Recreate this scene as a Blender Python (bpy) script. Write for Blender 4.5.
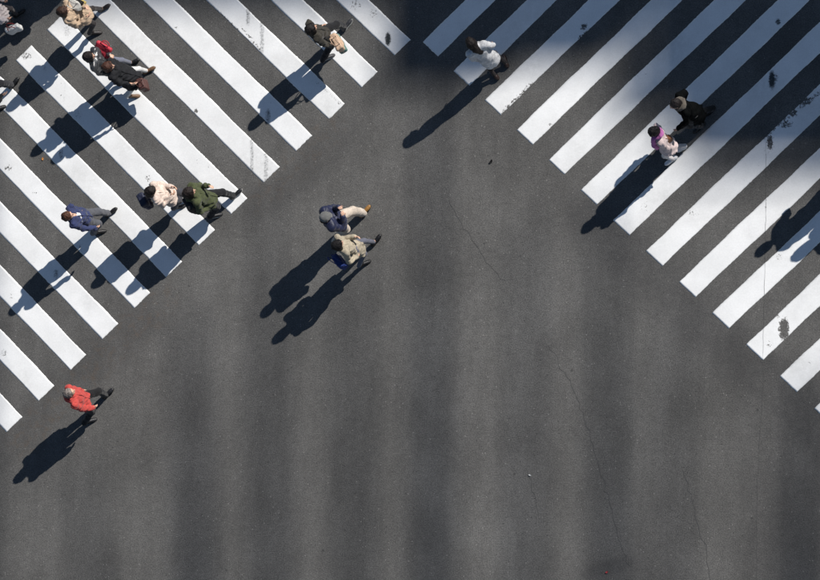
import bpy, bmesh, math, random
import numpy as np
from mathutils import Vector, Matrix
random.seed(7); np.random.seed(7)
for o in list(bpy.data.objects): bpy.data.objects.remove(o)
sc = bpy.context.scene
COL = sc.collection

# ------------------------------------------------------------------ camera
CAM = np.array([24.90468342, -12.32207844, 68.08106462])
FPX = 3812.976                                  # focal length in pixels of an 820 px wide picture
RM = np.array([[0.94062008, 0.03633869, -0.33751054],
               [-0.0229129, -0.98518989, -0.16992902],
               [-0.33868697, 0.16757199, -0.92585677]])
cd = bpy.data.cameras.new('camera'); cam = bpy.data.objects.new('camera', cd); COL.objects.link(cam)
cd.sensor_width = 36; cd.sensor_fit = 'HORIZONTAL'; cd.lens = FPX / 820 * 36
cd.clip_start = 1; cd.clip_end = 6000
M3 = Matrix((RM[0], -RM[1], -RM[2])).transposed()
cam.matrix_world = Matrix.Translation(CAM) @ M3.to_4x4()
sc.camera = cam
sc.render.resolution_x = 1024; sc.render.resolution_y = 724

# ------------------------------------------------------------------ light
ELEV = math.radians(34.3); AZ = math.radians(41.0)        # AZ: direction towards the sun, from +x
TOSUN = Vector((math.cos(ELEV) * math.cos(AZ), math.cos(ELEV) * math.sin(AZ), math.sin(ELEV)))
w = bpy.data.worlds.new('World'); sc.world = w; w.use_nodes = True
nt = w.node_tree; bg = nt.nodes['Background']
sky = nt.nodes.new('ShaderNodeTexSky'); sky.sky_type = 'NISHITA'; sky.sun_disc = False
sky.dust_density = 0.3; sky.ozone_density = 2.0; sky.sun_elevation = ELEV; sky.sun_rotation = math.pi / 2 - AZ
nt.links.new(sky.outputs[0], bg.inputs[0]); bg.inputs[1].default_value = 0.055
sd = bpy.data.lights.new('sun', 'SUN'); sd.energy = 4.8; sd.angle = math.radians(0.5); sd.color = (1.0, 0.962, 0.91)
sun = bpy.data.objects.new('sun', sd); COL.objects.link(sun)
sun.rotation_euler = TOSUN.to_track_quat('Z', 'Y').to_euler(); sun.location = TOSUN * 300
vs = sc.view_settings; vs.view_transform = 'Standard'; vs.look = 'None'; vs.exposure = 0.30; vs.gamma = 1
vs.use_curve_mapping = False

# ------------------------------------------------------------------ helpers
def gp(x, y, z=0.0):
    """point of the photograph -> world point at height z (used to survey the crossing)"""
    d = RM.T @ np.array([(x - 410) / FPX, (y - 290) / FPX, 1.0])
    return CAM + d * ((z - CAM[2]) / d[2])
def lin(r, g, b):
    f = lambda c: (c / 255 / 12.92) if c / 255 <= 0.04045 else ((c / 255 + 0.055) / 1.055) ** 2.4
    return (f(r), f(g), f(b))
def link(name, me, parent=None):
    o = bpy.data.objects.new(name, me); COL.objects.link(o)
    if parent: o.parent = parent
    return o
def tag(o, label=None, cat=None, group=None, kind=None):
    for k, v in (('label', label), ('category', cat), ('group', group), ('kind', kind)):
        if v: o[k] = v
    return o
class NT:
    def __init__(s, name):
        s.m = bpy.data.materials.new(name); s.m.use_nodes = True
        s.t = s.m.node_tree; s.b = s.t.nodes['Principled BSDF']
    def n(s, typ, **kw):
        nd = s.t.nodes.new('ShaderNode' + typ)
        for k, v in kw.items(): setattr(nd, k, v)
        return nd
    def l(s, a, b): s.t.links.new(a, b)
    def val(s, v, inp):
        if hasattr(v, 'is_linked') or hasattr(v, 'links'): s.l(v, inp)
        else: inp.default_value = v
    def math(s, op, a, b=0.0, c=None, clamp=False):
        nd = s.n('Math', operation=op); nd.use_clamp = clamp
        s.val(a, nd.inputs[0]); s.val(b, nd.inputs[1])
        if c is not None: s.val(c, nd.inputs[2])
        return nd.outputs[0]
    def noise(s, vec, scale, detail=2.0, rough=0.5):
        nd = s.n('TexNoise'); nd.inputs['Scale'].default_value = scale; nd.inputs['Detail'].default_value = detail
        nd.inputs['Roughness'].default_value = rough; s.l(vec, nd.inputs['Vector']); return nd.outputs[0]
    def ramp(s, v, a, b, lo=0.0, hi=1.0):
        nd = s.n('MapRange', interpolation_type='SMOOTHSTEP')
        s.val(v, nd.inputs[0])
        for i, x in enumerate((a, b, lo, hi)): nd.inputs[i + 1].default_value = x
        return nd.outputs[0]
    def mix(s, f, a, b):
        nd = s.n('Mix', data_type='RGBA'); s.val(f, nd.inputs[0])
        for v, i in ((a, 6), (b, 7)):
            if isinstance(v, tuple): nd.inputs[i].default_value = (*v[:3], 1)
            else: s.l(v, nd.inputs[i])
        return nd.outputs[2]
    def mult(s, col, f):
        nd = s.n('VectorMath', operation='SCALE'); s.l(col, nd.inputs[0]); s.val(f, nd.inputs['Scale']); return nd.outputs[0]
    def bump(s, h, strength, dist):
        nd = s.n('Bump'); nd.inputs['Strength'].default_value = strength; nd.inputs['Distance'].default_value = dist
        s.l(h, nd.inputs['Height']); s.l(nd.outputs[0], s.b.inputs['Normal'])

def asphalt_nodes(m, pos):
    """shared aggregate colour of the road surface"""
    fine = m.noise(pos, 42, 3, 0.65)
    med = m.noise(pos, 9, 4, 0.6)
    big = m.noise(pos, 0.55, 4, 0.55)
    col = m.mix(m.ramp(fine, 0.30, 0.72), (0.062, 0.0605, 0.0585), (0.124, 0.120, 0.113))
    col = m.mult(col, m.ramp(med, 0.2, 0.8, 0.88, 1.12))
    col = m.mult(col, m.ramp(big, 0.3, 0.7, 0.84, 1.16))
    mp = m.n('Mapping'); mp.inputs['Rotation'].default_value = (0, 0, .12); mp.inputs['Scale'].default_value = (2.2, .35, 1); m.l(pos, mp.inputs[0])
    col = m.mult(col, m.ramp(m.noise(mp.outputs[0], 1.1, 4, .6), .3, .7, .91, 1.09))
    vo = m.n('TexVoronoi'); vo.inputs['Scale'].default_value = 17; m.l(pos, vo.inputs['Vector'])
    sep = m.n('SeparateColor'); m.l(vo.outputs['Color'], sep.inputs[0])
    pick = m.math('GREATER_THAN', sep.outputs[0], 0.90)
    near = m.ramp(vo.outputs['Distance'], 0.10, 0.28, 1, 0)
    col = m.mix(m.math('MULTIPLY', m.math('MULTIPLY', pick, near), 0.5), col, (0.27, 0.26, 0.245))
    v2 = m.n('TexVoronoi'); v2.inputs['Scale'].default_value = 1.3; m.l(pos, v2.inputs['Vector'])
    drip = m.math('MULTIPLY', m.ramp(v2.outputs['Distance'], .015, .05, 1, 0), .55)
    col = m.mix(drip, col, (0.022, 0.022, 0.022))
    dk = m.math('LESS_THAN', sep.outputs[1], 0.10)
    col = m.mix(m.math('MULTIPLY', m.math('MULTIPLY', dk, near), 0.6), col, (0.018, 0.018, 0.019))
    return col, fine

def mat_asphalt():
    m = NT('asphalt'); g = m.n('NewGeometry'); pos = g.outputs['Position']
    col, fine = asphalt_nodes(m, pos)
    a = m.n('Attribute', attribute_name='dirt')
    br = m.noise(pos, 3.0, 5, 0.65)
    dm = m.math('MULTIPLY', a.outputs['Fac'], m.ramp(br, 0.25, 0.7, 0.55, 1.1))
    col = m.mix(m.math('MULTIPLY', dm, 0.55), col, (0.028, 0.028, 0.030))
    a2 = m.n('Attribute', attribute_name='rust')
    col = m.mix(m.math('MULTIPLY', a2.outputs['Fac'], m.ramp(m.noise(pos, 6, 5, .7), .45, .7, 0, .45)), col, (0.10, 0.075, 0.055))
    a3 = m.n('Attribute', attribute_name='polish')
    col = m.mult(col, m.ramp(a3.outputs['Fac'], 0, 1, 1.0, 1.22))
    m.l(col, m.b.inputs['Base Color']); m.b.inputs['Roughness'].default_value = 0.85
    m.b.inputs['Specular IOR Level'].default_value = 0.3
    m.bump(fine, 0.5, 0.01)
    return m.m

def mat_paint():
    m = NT('road_paint'); g = m.n('NewGeometry'); pos = g.outputs['Position']
    asp, fine = asphalt_nodes(m, pos)
    big = m.noise(pos, 1.6, 4, 0.6)
    paint = m.mix(m.ramp(big, 0.3, 0.7), (0.735, 0.735, 0.725), (0.81, 0.81, 0.80))
    paint = m.mult(paint, m.ramp(m.noise(pos, 30, 3, .6), .2, .8, .955, 1.045))
    mp = m.n('Mapping'); mp.inputs['Rotation'].default_value = (0, 0, 0.9); mp.inputs['Scale'].default_value = (1.2, 26, 1)
    m.l(pos, mp.inputs[0])
    scr = m.ramp(m.noise(mp.outputs[0], 3.2, 3, .6), .66, .74)
    scr = m.math('MULTIPLY', scr, m.ramp(m.noise(pos, .9, 2, .5), .5, .66, 0, .28))
    paint = m.mix(scr, paint, (0.36, 0.36, 0.35))
    trk = m.ramp(m.noise(pos, .7, 3, .6), .45, .72, 0, .26)
    paint = m.mix(m.math('MULTIPLY', trk, m.ramp(m.noise(pos, 11, 5, .7), .32, .6, .2, 1)), paint, (0.34, 0.335, 0.32))
    # grey grime and small shadow spots, both put into the paint colour
    st = m.n('Attribute', attribute_name='stain_shade')
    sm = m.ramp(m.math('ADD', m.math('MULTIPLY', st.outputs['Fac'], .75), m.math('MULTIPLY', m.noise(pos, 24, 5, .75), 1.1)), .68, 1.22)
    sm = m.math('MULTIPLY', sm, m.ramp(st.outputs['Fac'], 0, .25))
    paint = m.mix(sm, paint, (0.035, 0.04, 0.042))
    # worn flakes: the road shows through
    we = m.n('Attribute', attribute_name='wear')
    nz = m.noise(pos, 21, 6, .78)
    k = m.math('ADD', nz, m.math('MULTIPLY', we.outputs['Fac'], 0.42))
    worn = m.ramp(k, 0.735, 0.775)
    col = m.mix(worn, paint, asp)
    m.l(col, m.b.inputs['Base Color'])
    m.l(m.ramp(worn, 0, 1, .62, .88), m.b.inputs['Roughness'])
    m.b.inputs['Specular IOR Level'].default_value = 0.3
    m.bump(m.math('SUBTRACT', m.math('MULTIPLY', fine, .5), worn), 0.25, 0.004)
    return m.m

MATS = {}
def fabric(name, rgb, rough=0.85, var=0.18, scale=60, sheen=0.15, bump=0.25, spec=0.2, ws=(1, 1, 1), dim=.68):
    if name in MATS: return MATS[name]
    m = NT(name); tc = m.n('TexCoord'); pos = tc.outputs['Object']
    if ws != (1, 1, 1):
        mp = m.n('Mapping'); mp.inputs['Scale'].default_value = ws; m.l(pos, mp.inputs[0]); pos = mp.outputs[0]
    c = lin(*rgb); g_ = .3 * c[0] + .6 * c[1] + .1 * c[2]; c = tuple((.85 * x + .15 * g_) * dim for x in c)
    v = m.noise(pos, 9, 4, .6)
    col = m.mix(m.ramp(v, .3, .7), tuple(x * (1 - var) for x in c), tuple(min(.85, x * (1 + var)) for x in c))
    fn = m.noise(pos, scale, 3, .6)
    col = m.mult(col, m.ramp(fn, .25, .75, 1 - var * .8, 1 + var * .8))
    m.l(col, m.b.inputs['Base Color'])
    m.b.inputs['Roughness'].default_value = rough; m.b.inputs['Specular IOR Level'].default_value = spec
    if sheen: m.b.inputs['Sheen Weight'].default_value = sheen
    if bump: m.bump(fn, bump, 0.01)
    MATS[name] = m.m
    return m.m
def skin():
    if 'skin' in MATS: return MATS['skin']
    m = NT('skin'); tc = m.n('TexCoord'); pos = tc.outputs['Object']
    col = m.mix(m.ramp(m.noise(pos, 14, 3, .5), .3, .7), (.50, .29, .20), (.62, .39, .28))
    m.l(col, m.b.inputs['Base Color']); m.b.inputs['Roughness'].default_value = .5
    m.b.inputs['Subsurface Weight'].default_value = .12; m.b.inputs['Subsurface Radius'].default_value = (.01, .004, .002)
    MATS['skin'] = m.m; return m.m
def hairmat(name, rgb): return fabric(name, rgb, rough=.55, var=.45, scale=42, sheen=0, bump=.8, spec=.25, ws=(3.2, 3.2, .55), dim=.6)

# ------------------------------------------------------------------ ground: one sheet to the horizon
X0, X1, Y0, Y1, ST = -10.5, 9.5, -7.5, 7.5, 0.05
xs = np.concatenate([[-2500, -600, -150, -40, -15], np.arange(X0, X1 + ST / 2, ST), [14, 40, 150, 600, 2500]])
ys = np.concatenate([[-2500, -600, -150, -40, -12], np.arange(Y0, Y1 + ST / 2, ST), [12, 40, 150, 600, 2500]])
GX, GY = np.meshgrid(xs, ys, indexing='ij')
nx, ny = GX.shape
verts = np.stack([GX.ravel(), GY.ravel(), np.zeros(nx * ny)], 1)
ii, jj = np.meshgrid(np.arange(nx - 1), np.arange(ny - 1), indexing='ij')
q = (ii * ny + jj).ravel()
faces = np.stack([q, q + ny, q + ny + 1, q + 1], 1)
def raw_mesh(name, v, f, mat=None, smooth=False):
    me = bpy.data.meshes.new(name); v = np.asarray(v, np.float32); f = np.asarray(f, np.int32)
    me.vertices.add(len(v)); me.vertices.foreach_set('co', v.ravel())
    k = f.shape[1]
    me.loops.add(f.size); me.loops.foreach_set('vertex_index', f.ravel())
    me.polygons.add(len(f)); me.polygons.foreach_set('loop_start', np.arange(len(f), dtype=np.int32) * k)
    me.polygons.foreach_set('loop_total', np.full(len(f), k, np.int32))
    if smooth: me.polygons.foreach_set('use_smooth', np.ones(len(f), bool))
    me.update(calc_edges=True)
    if mat: me.materials.append(mat)
    return me
def seg_dist(PX, PY, a, b):
    a = np.array(a[:2]); b = np.array(b[:2]); d = b - a
    t = np.clip(((PX - a[0]) * d[0] + (PY - a[1]) * d[1]) / (d @ d), 0, 1)
    return np.hypot(PX - a[0] - t * d[0], PY - a[1] - t * d[1])
def ss(x, a, b):
    t = np.clip((x - a) / (b - a), 0, 1); return t * t * (3 - 2 * t)
def attr(me, name, vals):
    a = me.attributes.new(name, 'FLOAT', 'POINT'); a.data.foreach_set('value', np.asarray(vals, np.float32).ravel())
ASPHALT = mat_asphalt(); PAINT = mat_paint()
gm = raw_mesh('road', verts, faces, ASPHALT)
dirt = np.zeros_like(GX); rust = np.zeros_like(GX); polish = np.zeros_like(GX)
def gband(arr, pts, wd, amp):
    for a, b in zip(pts[:-1], pts[1:]):
        d = seg_dist(GX, GY, gp(*a), gp(*b)); np.maximum(arr, amp * (1 - ss(d, wd * .25, wd)), out=arr)
gband(dirt, [(590, 215), (700, 318), (830, 440)], .75, .75)        # wear in front of the right crossing
gband(dirt, [(770, 400), (768, 600)], .9, .5)
gband(dirt, [(-5, 455), (60, 395), (140, 322)], .65, .5)
gband(rust, [(25, 440), (60, 400), (160, 300)], .6, 1.0)
gband(dirt, [(255, 205), (300, 180), (345, 130)], .5, .45)
gband(rust, [(262, 195), (330, 130)], .5, .8)
gband(dirt, [(590, 573), (628, 562)], .2, .6)
gband(polish, [(200, 330), (380, 160), (600, 300)], 2.6, .55)
gband(polish, [(470, 330), (470, 560)], 2.2, .6)
attr(gm, 'dirt', dirt); attr(gm, 'rust', rust); attr(gm, 'polish', polish)
road = tag(link('road', gm), 'grey asphalt road surface of the wide open street junction', kind='structure')

# cracks and a sealed seam in the asphalt: thin ragged strips, parts of the road
mk = NT('crack_tar'); mk.b.inputs['Base Color'].default_value = (.066, .065, .063, 1); mk.b.inputs['Roughness'].default_value = .8
def crack(pts, wd, z=0.003, jit=.018):
    P = [gp(*p)[:2] for p in pts]; L = []
    for a, b in zip(P[:-1], P[1:]):
        n = max(2, int(np.linalg.norm(b - a) / .09))
        for i in range(n): L.append(a + (b - a) * i / n)
    L.append(P[-1]); L = np.array(L); n = len(L)
    T = np.gradient(L, axis=0); T /= np.linalg.norm(T, axis=1)[:, None]; N = np.stack([-T[:, 1], T[:, 0]], 1)
    L = L + N * np.random.normal(0, jit, (n, 1))
    ww = wd * np.random.uniform(.25, 1.0, (n, 1)) * np.sin(np.linspace(.15, math.pi - .15, n))[:, None] ** .5
    v = np.concatenate([np.c_[L + N * ww, np.full(n, z)], np.c_[L - N * ww, np.full(n, z)]])
    f = np.array([[i, i + n, i + n + 1, i + 1] for i in range(n - 1)])
    link('crack', raw_mesh('crack', v, f, mk.m), road)
crack([(448, 200), (462, 224), (478, 248), (490, 266), (505, 282)], .008)
crack([(548, 345), (562, 368), (576, 395), (592, 440), (604, 480), (616, 530), (628, 566)], .010)
crack([(684, 470), (692, 500), (704, 545), (712, 582)], .011)
crack([(762, 362), (764, 378), (760, 430), (757, 500), (757, 585)], .007, jit=.006)
crack([(766, 118), (766, 200), (765, 262), (763, 362)], .003, z=.0055, jit=.004)
crack([(528, 470), (540, 520)], .005)

# ------------------------------------------------------------------ zebra crossings
UR = np.array([math.cos(-0.743070), math.sin(-0.743070)]); VR = np.array([math.cos(-0.743070 + math.pi / 2 - .078314), math.sin(-0.743070 + math.pi / 2 - .078314)])
UL = np.array([math.cos(-2.395602), math.sin(-2.395602)]); VL = np.array([math.cos(-2.395602 - math.pi / 2 + .074711), math.sin(-2.395602 - math.pi / 2 + .074711)])
OR_ = np.array([0.0736427, 4.902638]); OL_ = np.array([-0.1766149, 4.9615933])
PITCH, SW = 0.9, 0.446
# (x, y, rx, ry, amount) of worn places, grime and painted shadow spots, surveyed in picture points
WEAR = [(784, 329, 6, 13, 1.0), (769, 344, 4, 5, .55), (777, 316, 5, 3, .6), (693, 213, 8, 4, .5), (645, 207, 7, 7, .4), (584, 27, 5, 5, .7),
        (770, 142, 4, 12, .8), (803, 101, 12, 5, .8), (793, 113, 6, 5, .8), (786, 124, 8, 5, .7), (785, 192, 5, 5, .35), (779, 257, 3, 4, .6),
        (26, 56, 7, 5, .6), (8, 168, 6, 4, .6), (33, 192, 6, 4, .4), (148, 178, 4, 5, .6), (162, 183, 5, 4, .55), (197, 161, 4, 4, .4), (209, 167, 2, 2, .6),
        (11, 297, 3, 5, .45), (4, 353, 5, 5, .5), (374, 14, 6, 6, .5), (355, 5, 10, 10, .45), (384, 25, 6, 3, .35), (340, 100, 6, 5, .4), (550, 125, 2, 2, .7),
        (196, 111, 3, 3, .8), (595, 40, 12, 8, .3), (640, 75, 12, 6, .35), (748, 180, 10, 5, .25), (810, 362, 3, 3, .5), (62, 66, 3, 3, .4),
        (176, 28, 2, 2, .6), (127, 26, 4, 3, .35), (60, 96, 3, 4, .45), (780, 22, 3, 3, .4), (746, 60, 20, 3, .25)]
WEARL = [((503, 113), (512, 103), 3, .6), ((510, 105), (532, 84), 3, .6), ((242, 28), (262, 52), 2.2, .55), ((208, 3), (238, 30), 2.5, .55), ((760, 140), (790, 116), 3, .55),
         ((588, 33), (581, 38), 3, .8), ((800, 108), (820, 92), 3, .6), ((316, 82), (340, 104), 2, .45), ((255, 88), (300, 130), 1.5, .3), ((766, 118), (766, 262), 2, .35), ((140, 60), (200, 118), 1.5, .35)]
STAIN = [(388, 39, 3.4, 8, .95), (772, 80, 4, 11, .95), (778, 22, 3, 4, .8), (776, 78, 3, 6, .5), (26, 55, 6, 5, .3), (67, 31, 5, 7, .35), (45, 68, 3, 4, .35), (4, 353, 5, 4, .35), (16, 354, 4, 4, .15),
         (61, 154, 3, 8, .5), (56, 274, 3, 7, .5), (78, 115, 6, 6, .3), (268, 116, 3.5, 9, .55), (80, 247, 1.5, 3, .5), (770, 143, 4, 9, .45), (784, 330, 5, 9, .3), (593, 143, 5, 9, .14)]  # some are soft secondary shadows painted as dark spots
MARKL = [((252, 138), (252, 178), 2.4, .44), ((266, 146), (266, 184), 2.8, .42), ((248, 4), (248, 24), 2.6, .48), ((262, 14), (262, 52), 2.8, .46), ((43, 195), (43, 222), 1, .15), ((57, 196), (57, 226), 1.2, .15), ((65, 75), (64, 108), .8, .25), ((62, 88), (75, 140), .6, .15)]  # thin dark bars and lines across the stripes
PXM = 51.85
def to_px(x, y):
    p = np.stack([x - CAM[0], y - CAM[1], np.full_like(x, -CAM[2])], 0); c = np.tensordot(RM, p, 1)
    return 410 + FPX * c[0] / c[2], 290 + FPX * c[1] / c[2]
SN = [0]
def stripe(o, u, v, i, length, start, parent):
    na, nb = int(length / .035) + 1, 15
    A, B = np.meshgrid(np.linspace(start, start + length, na), np.linspace(0, SW, nb), indexing='ij')
    r = np.random.RandomState(100 + SN[0]); SN[0] += 1
    # hand-laid edges are never quite straight
    ph = r.uniform(0, 6, 4)
    wob = lambda t, k: .006 * np.sin(t * 2.1 + ph[k]) + .003 * np.sin(t * 7.3 + ph[k + 1])
    ed = r.normal(0, .0022, (na, 2))
    B = B.copy(); B[:, 0] += wob(A[:, 0], 0) + ed[:, 0]; B[:, -1] += wob(A[:, 0], 2) + ed[:, 1]
    A = A.copy(); A[0] += r.normal(0, .003, nb); A[-1] += r.normal(0, .003, nb)
    X = o[0] + u[0] * (PITCH * i + B) + v[0] * A; Y = o[1] + u[1] * (PITCH * i + B) + v[1] * A
    px, py = to_px(X, Y)
    wear = .135 + .07 * np.sin(px * .03 + i) * np.sin(py * .027)
    e = np.minimum(B - B[:, :1], B[:, -1:] - B); wear += .17 * (1 - ss(e, .0, .045)) * (.55 + .45 * np.sin(A * 1.7 + ph[0]) * np.sin(A * .6 + ph[1]))
    for (x, y, rx, ry, a) in WEAR:
        d = np.hypot((px - x) / rx, (py - y) / ry); wear = np.maximum(wear, a * (1 - ss(d, .35, 1.5)))
    for (p, q_, wd, a) in WEARL:
        d = seg_dist(px, py, p, q_) / wd; wear = np.maximum(wear, a * (1 - ss(d, .35, 1.5)))
    stn_shd = np.zeros_like(px)
    for (x, y, rx, ry, a) in STAIN:  # grime and painted shadow spots
        d = np.hypot((px - x) / rx, (py - y) / ry); stn_shd = np.maximum(stn_shd, a * (1 - ss(d, .45, 1.25)))
    for (p, q_, wd, a) in MARKL:
        d = seg_dist(px, py, p, q_) / wd; stn_shd = np.maximum(stn_shd, a * (1 - ss(d, .4, 1.3)))
    top = np.stack([X.ravel(), Y.ravel(), np.full(X.size, .0025)], 1)
    idx = np.arange(X.size).reshape(na, nb)
    f = np.stack([idx[:-1, :-1], idx[:-1, 1:], idx[1:, 1:], idx[1:, :-1]], -1).reshape(-1, 4)
    ring = np.concatenate([idx[0, :], idx[1:, -1], idx[-1, -2::-1], idx[-2:0:-1, 0]])
    bot = top[ring].copy(); bot[:, 2] = .0015; k = X.size; n = len(ring); a_ = np.arange(n)
    f2 = np.stack([ring, k + a_, k + (a_ + 1) % n, ring[(a_ + 1) % n]], 1)
    f = np.concatenate([f, f2])
    V = np.concatenate([top, bot])
    nrm = np.cross(V[f[0, 1]] - V[f[0, 0]], V[f[0, 2]] - V[f[0, 0]])
    if nrm[2] < 0: f = f[:, ::-1]
    me = raw_mesh('stripe', V, f, PAINT)
    attr(me, 'wear', np.concatenate([wear.ravel(), wear.ravel()[ring]])); attr(me, 'stain_shade', np.concatenate([stn_shd.ravel(), stn_shd.ravel()[ring]]))
    link('stripe', me, parent)
zr = tag(link('zebra_crossing', None), 'white zebra crossing running to the upper right corner', kind='structure')
zl = tag(link('zebra_crossing', None), 'white zebra crossing running to the upper left corner', kind='structure')
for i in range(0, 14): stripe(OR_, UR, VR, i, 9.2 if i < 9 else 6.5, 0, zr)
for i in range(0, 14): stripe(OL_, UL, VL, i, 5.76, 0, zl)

# ------------------------------------------------------------------ tall building added towards the sun, out of view: its stepped roof and
# beams are shaped to throw the soft shade on the crossing
HC = 52.0
OFF = np.array([math.cos(AZ), math.sin(AZ)]) * HC / math.tan(ELEV)
def rp(x, y): g = gp(x, y)[:2]; return g + OFF  # roof point placed so its shadow lands on the given spot
def prism(name, poly, z0, z1, mat, parent):
    n = len(poly); bm = bmesh.new()
    lo = [bm.verts.new((p[0], p[1], z0)) for p in poly]; hi = [bm.verts.new((p[0], p[1], z1)) for p in poly]
    bm.faces.new(lo[::-1]); bm.faces.new(hi)
    for i in range(n): bm.faces.new((lo[i], lo[(i + 1) % n], hi[(i + 1) % n], hi[i]))
    bmesh.ops.recalc_face_normals(bm, faces=bm.faces)
    me = bpy.data.meshes.new(name); bm.to_mesh(me); bm.free(); me.materials.append(mat)
    return link(name, me, parent)
cm = NT('shade_building_concrete'); pz = cm.n('NewGeometry').outputs['Position']
cm.l(cm.mix(cm.noise(pz, .8, 4, .6), (.26, .26, .25), (.34, .33, .32)), cm.b.inputs['Base Color']); cm.b.inputs['Roughness'].default_value = .9
gl = NT('shade_building_glass'); gl.b.inputs['Base Color'].default_value = (.05, .07, .09, 1); gl.b.inputs['Roughness'].default_value = .15
base = rp(600, -60)
bld = link('shade_building', None); bld.location = (base[0], base[1], 0)
tag(bld, 'tall building added beyond the upper right edge, roof shaped to shade the crossing', 'building')
def bprism(name, poly, z0, z1, mat): return prism(name, [(p[0] - base[0], p[1] - base[1]) for p in poly], z0, z1, mat, bld)
def blk(name, x0, y0, x1, ytop, z1=HC, z0=0): return bprism(name, [rp(x0, y0), rp(x1, y0), rp(x1, ytop), rp(x0, ytop)], z0, z1, cm.m)
blk('shade_block', 664, 150, 1250, -500)
blk('shade_block', 482.5, 68, 588, -498)
blk('shade_block', 382, 90, 482, -499)
blk('shade_block', -60, 9, 381.5, -496)
blk('shade_block', 641, 100, 663.8, -493, z1=HC - .15)
blk('shade_link', 588.5, -60, 640.5, -494, z1=HC - .2)
for k in range(11):                                              # bands of windows on the added building, facing the crossing
    z = 4 + k * 4.2
    for (x0, x1, y) in ((670, 1240, 150.6), (486, 586, 68.6), (386, 479, 90.6), (-55, 378, 9.6)):
        nW = max(3, int((x1 - x0) / 55))
        for j in range(nW):
            xa = x0 + (x1 - x0) * j / nW + 3; xb = x0 + (x1 - x0) * (j + 1) / nW - 3
            a, b = rp(xa, y), rp(xb, y); c, d = rp(xb, y + 2), rp(xa, y + 2)
            bprism('shade_building_window', [a, b, c, d], z, z + 2.6, gl.m)
def added_beam(x0, y0, x1, y1, wd, h=.12, z=HC - .3, tip=1.0):
    a, b = rp(x0, y0), rp(x1, y1); d = (b - a) / np.linalg.norm(b - a); n = np.array([-d[1], d[0]]) * wd / 2
    bprism('shade_beam', [a - n * tip, b - n, b + n, a + n * tip], z - h, z, cm.m)
added_beam(-45, 10, -45, 700, .5); added_beam(905, 140, 905, 700, .5); added_beam(-60, 690, 925, 690, .6, z=HC - .44)     # outer frame carrying the added shade beams
for (x, y0, x1, wd) in ((60, 480, 84, .18), (168, 330, 178, .50), (246, 215, 251, .32), (332, 240, 334, .26), (410, 60, 412, .50), (506, 230, 504, .24), (584, 215, 592, .44), (652, 330, 648, .18), (784, 385, 778, .66)):
    added_beam(x, y0, x1, 692, wd, tip=.12)  # tapered beams added to band the open road with soft shade
for k in range(3): added_beam(597 + 16.5 * k, -64, 596 + 17.5 * k, 120 + 2 * k, .24, h=.05, tip=1)               # slats added to half-shade the stripes below the roof gap
added_beam(664, 199, 860, 193, .34, tip=.2); added_beam(664, 172, 860, 172, .24, tip=1); added_beam(664, 112, 596, 136, .3, tip=.8); added_beam(664, 140, 620, 150, .14)  # extra beams added to feather the shade edge

# ------------------------------------------------------------------ implicit-surface modelling for people, clothes and bags
_TAB = np.random.RandomState(3).rand(24, 24, 24).astype(np.float32)
def vnoise(x, y, z):
    xi, yi, zi = np.floor(x).astype(int), np.floor(y).astype(int), np.floor(z).astype(int)
    fx, fy, fz = x - xi, y - yi, z - zi
    fx, fy, fz = (t * t * (3 - 2 * t) for t in (fx, fy, fz))
    g = lambda a, b, c: _TAB[(xi + a) % 24, (yi + b) % 24, (zi + c) % 24]
    l = lambda a, b, t: a + (b - a) * t
    return l(l(l(g(0,0,0), g(1,0,0), fx), l(g(0,1,0), g(1,1,0), fx), fy), l(l(g(0,0,1), g(1,0,1), fx), l(g(0,1,1), g(1,1,1), fx), fy), fz) * 2 - 1
class Cone:
    def __init__(s, a, b, ra, rb): s.a, s.b, s.ra, s.rb = np.array(a, float), np.array(b, float), ra, rb
    def box(s): r = max(s.ra, s.rb); return np.minimum(s.a, s.b) - r, np.maximum(s.a, s.b) + r
    def d(s, x, y, z):
        v = s.b - s.a; L = v @ v + 1e-12
        t = np.clip(((x - s.a[0]) * v[0] + (y - s.a[1]) * v[1] + (z - s.a[2]) * v[2]) / L, 0, 1)
        return np.sqrt((x - s.a[0] - t * v[0]) ** 2 + (y - s.a[1] - t * v[1]) ** 2 + (z - s.a[2] - t * v[2]) ** 2) - (s.ra + (s.rb - s.ra) * t)
class Ell:
    def __init__(s, c, r, rot=None): s.c, s.r = np.array(c, float), np.array(r, float); s.R = np.eye(3) if rot is None else np.array(rot)
    def box(s): m = s.r.max(); return s.c - m, s.c + m
    def loc(s, x, y, z):
        p = [x - s.c[0], y - s.c[1], z - s.c[2]]
        return [s.R[k][0] * p[0] + s.R[k][1] * p[1] + s.R[k][2] * p[2] for k in range(3)]
    def d(s, x, y, z):
        u, v, w_ = s.loc(x, y, z)
        k = np.sqrt((u / s.r[0]) ** 2 + (v / s.r[1]) ** 2 + (w_ / s.r[2]) ** 2); return (k - 1) * s.r.min()
class Box(Ell):
    def __init__(s, c, r, rot=None, rad=.02): super().__init__(c, r, rot); s.rad = rad
    def box(s): m = np.linalg.norm(s.r); return s.c - m, s.c + m
    def d(s, x, y, z):
        q_ = [np.abs(t) - (r - s.rad) for t, r in zip(s.loc(x, y, z), s.r)]
        return np.sqrt(sum(np.maximum(t, 0) ** 2 for t in q_)) + np.minimum(np.maximum(np.maximum(q_[0], q_[1]), q_[2]), 0) - s.rad
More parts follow.
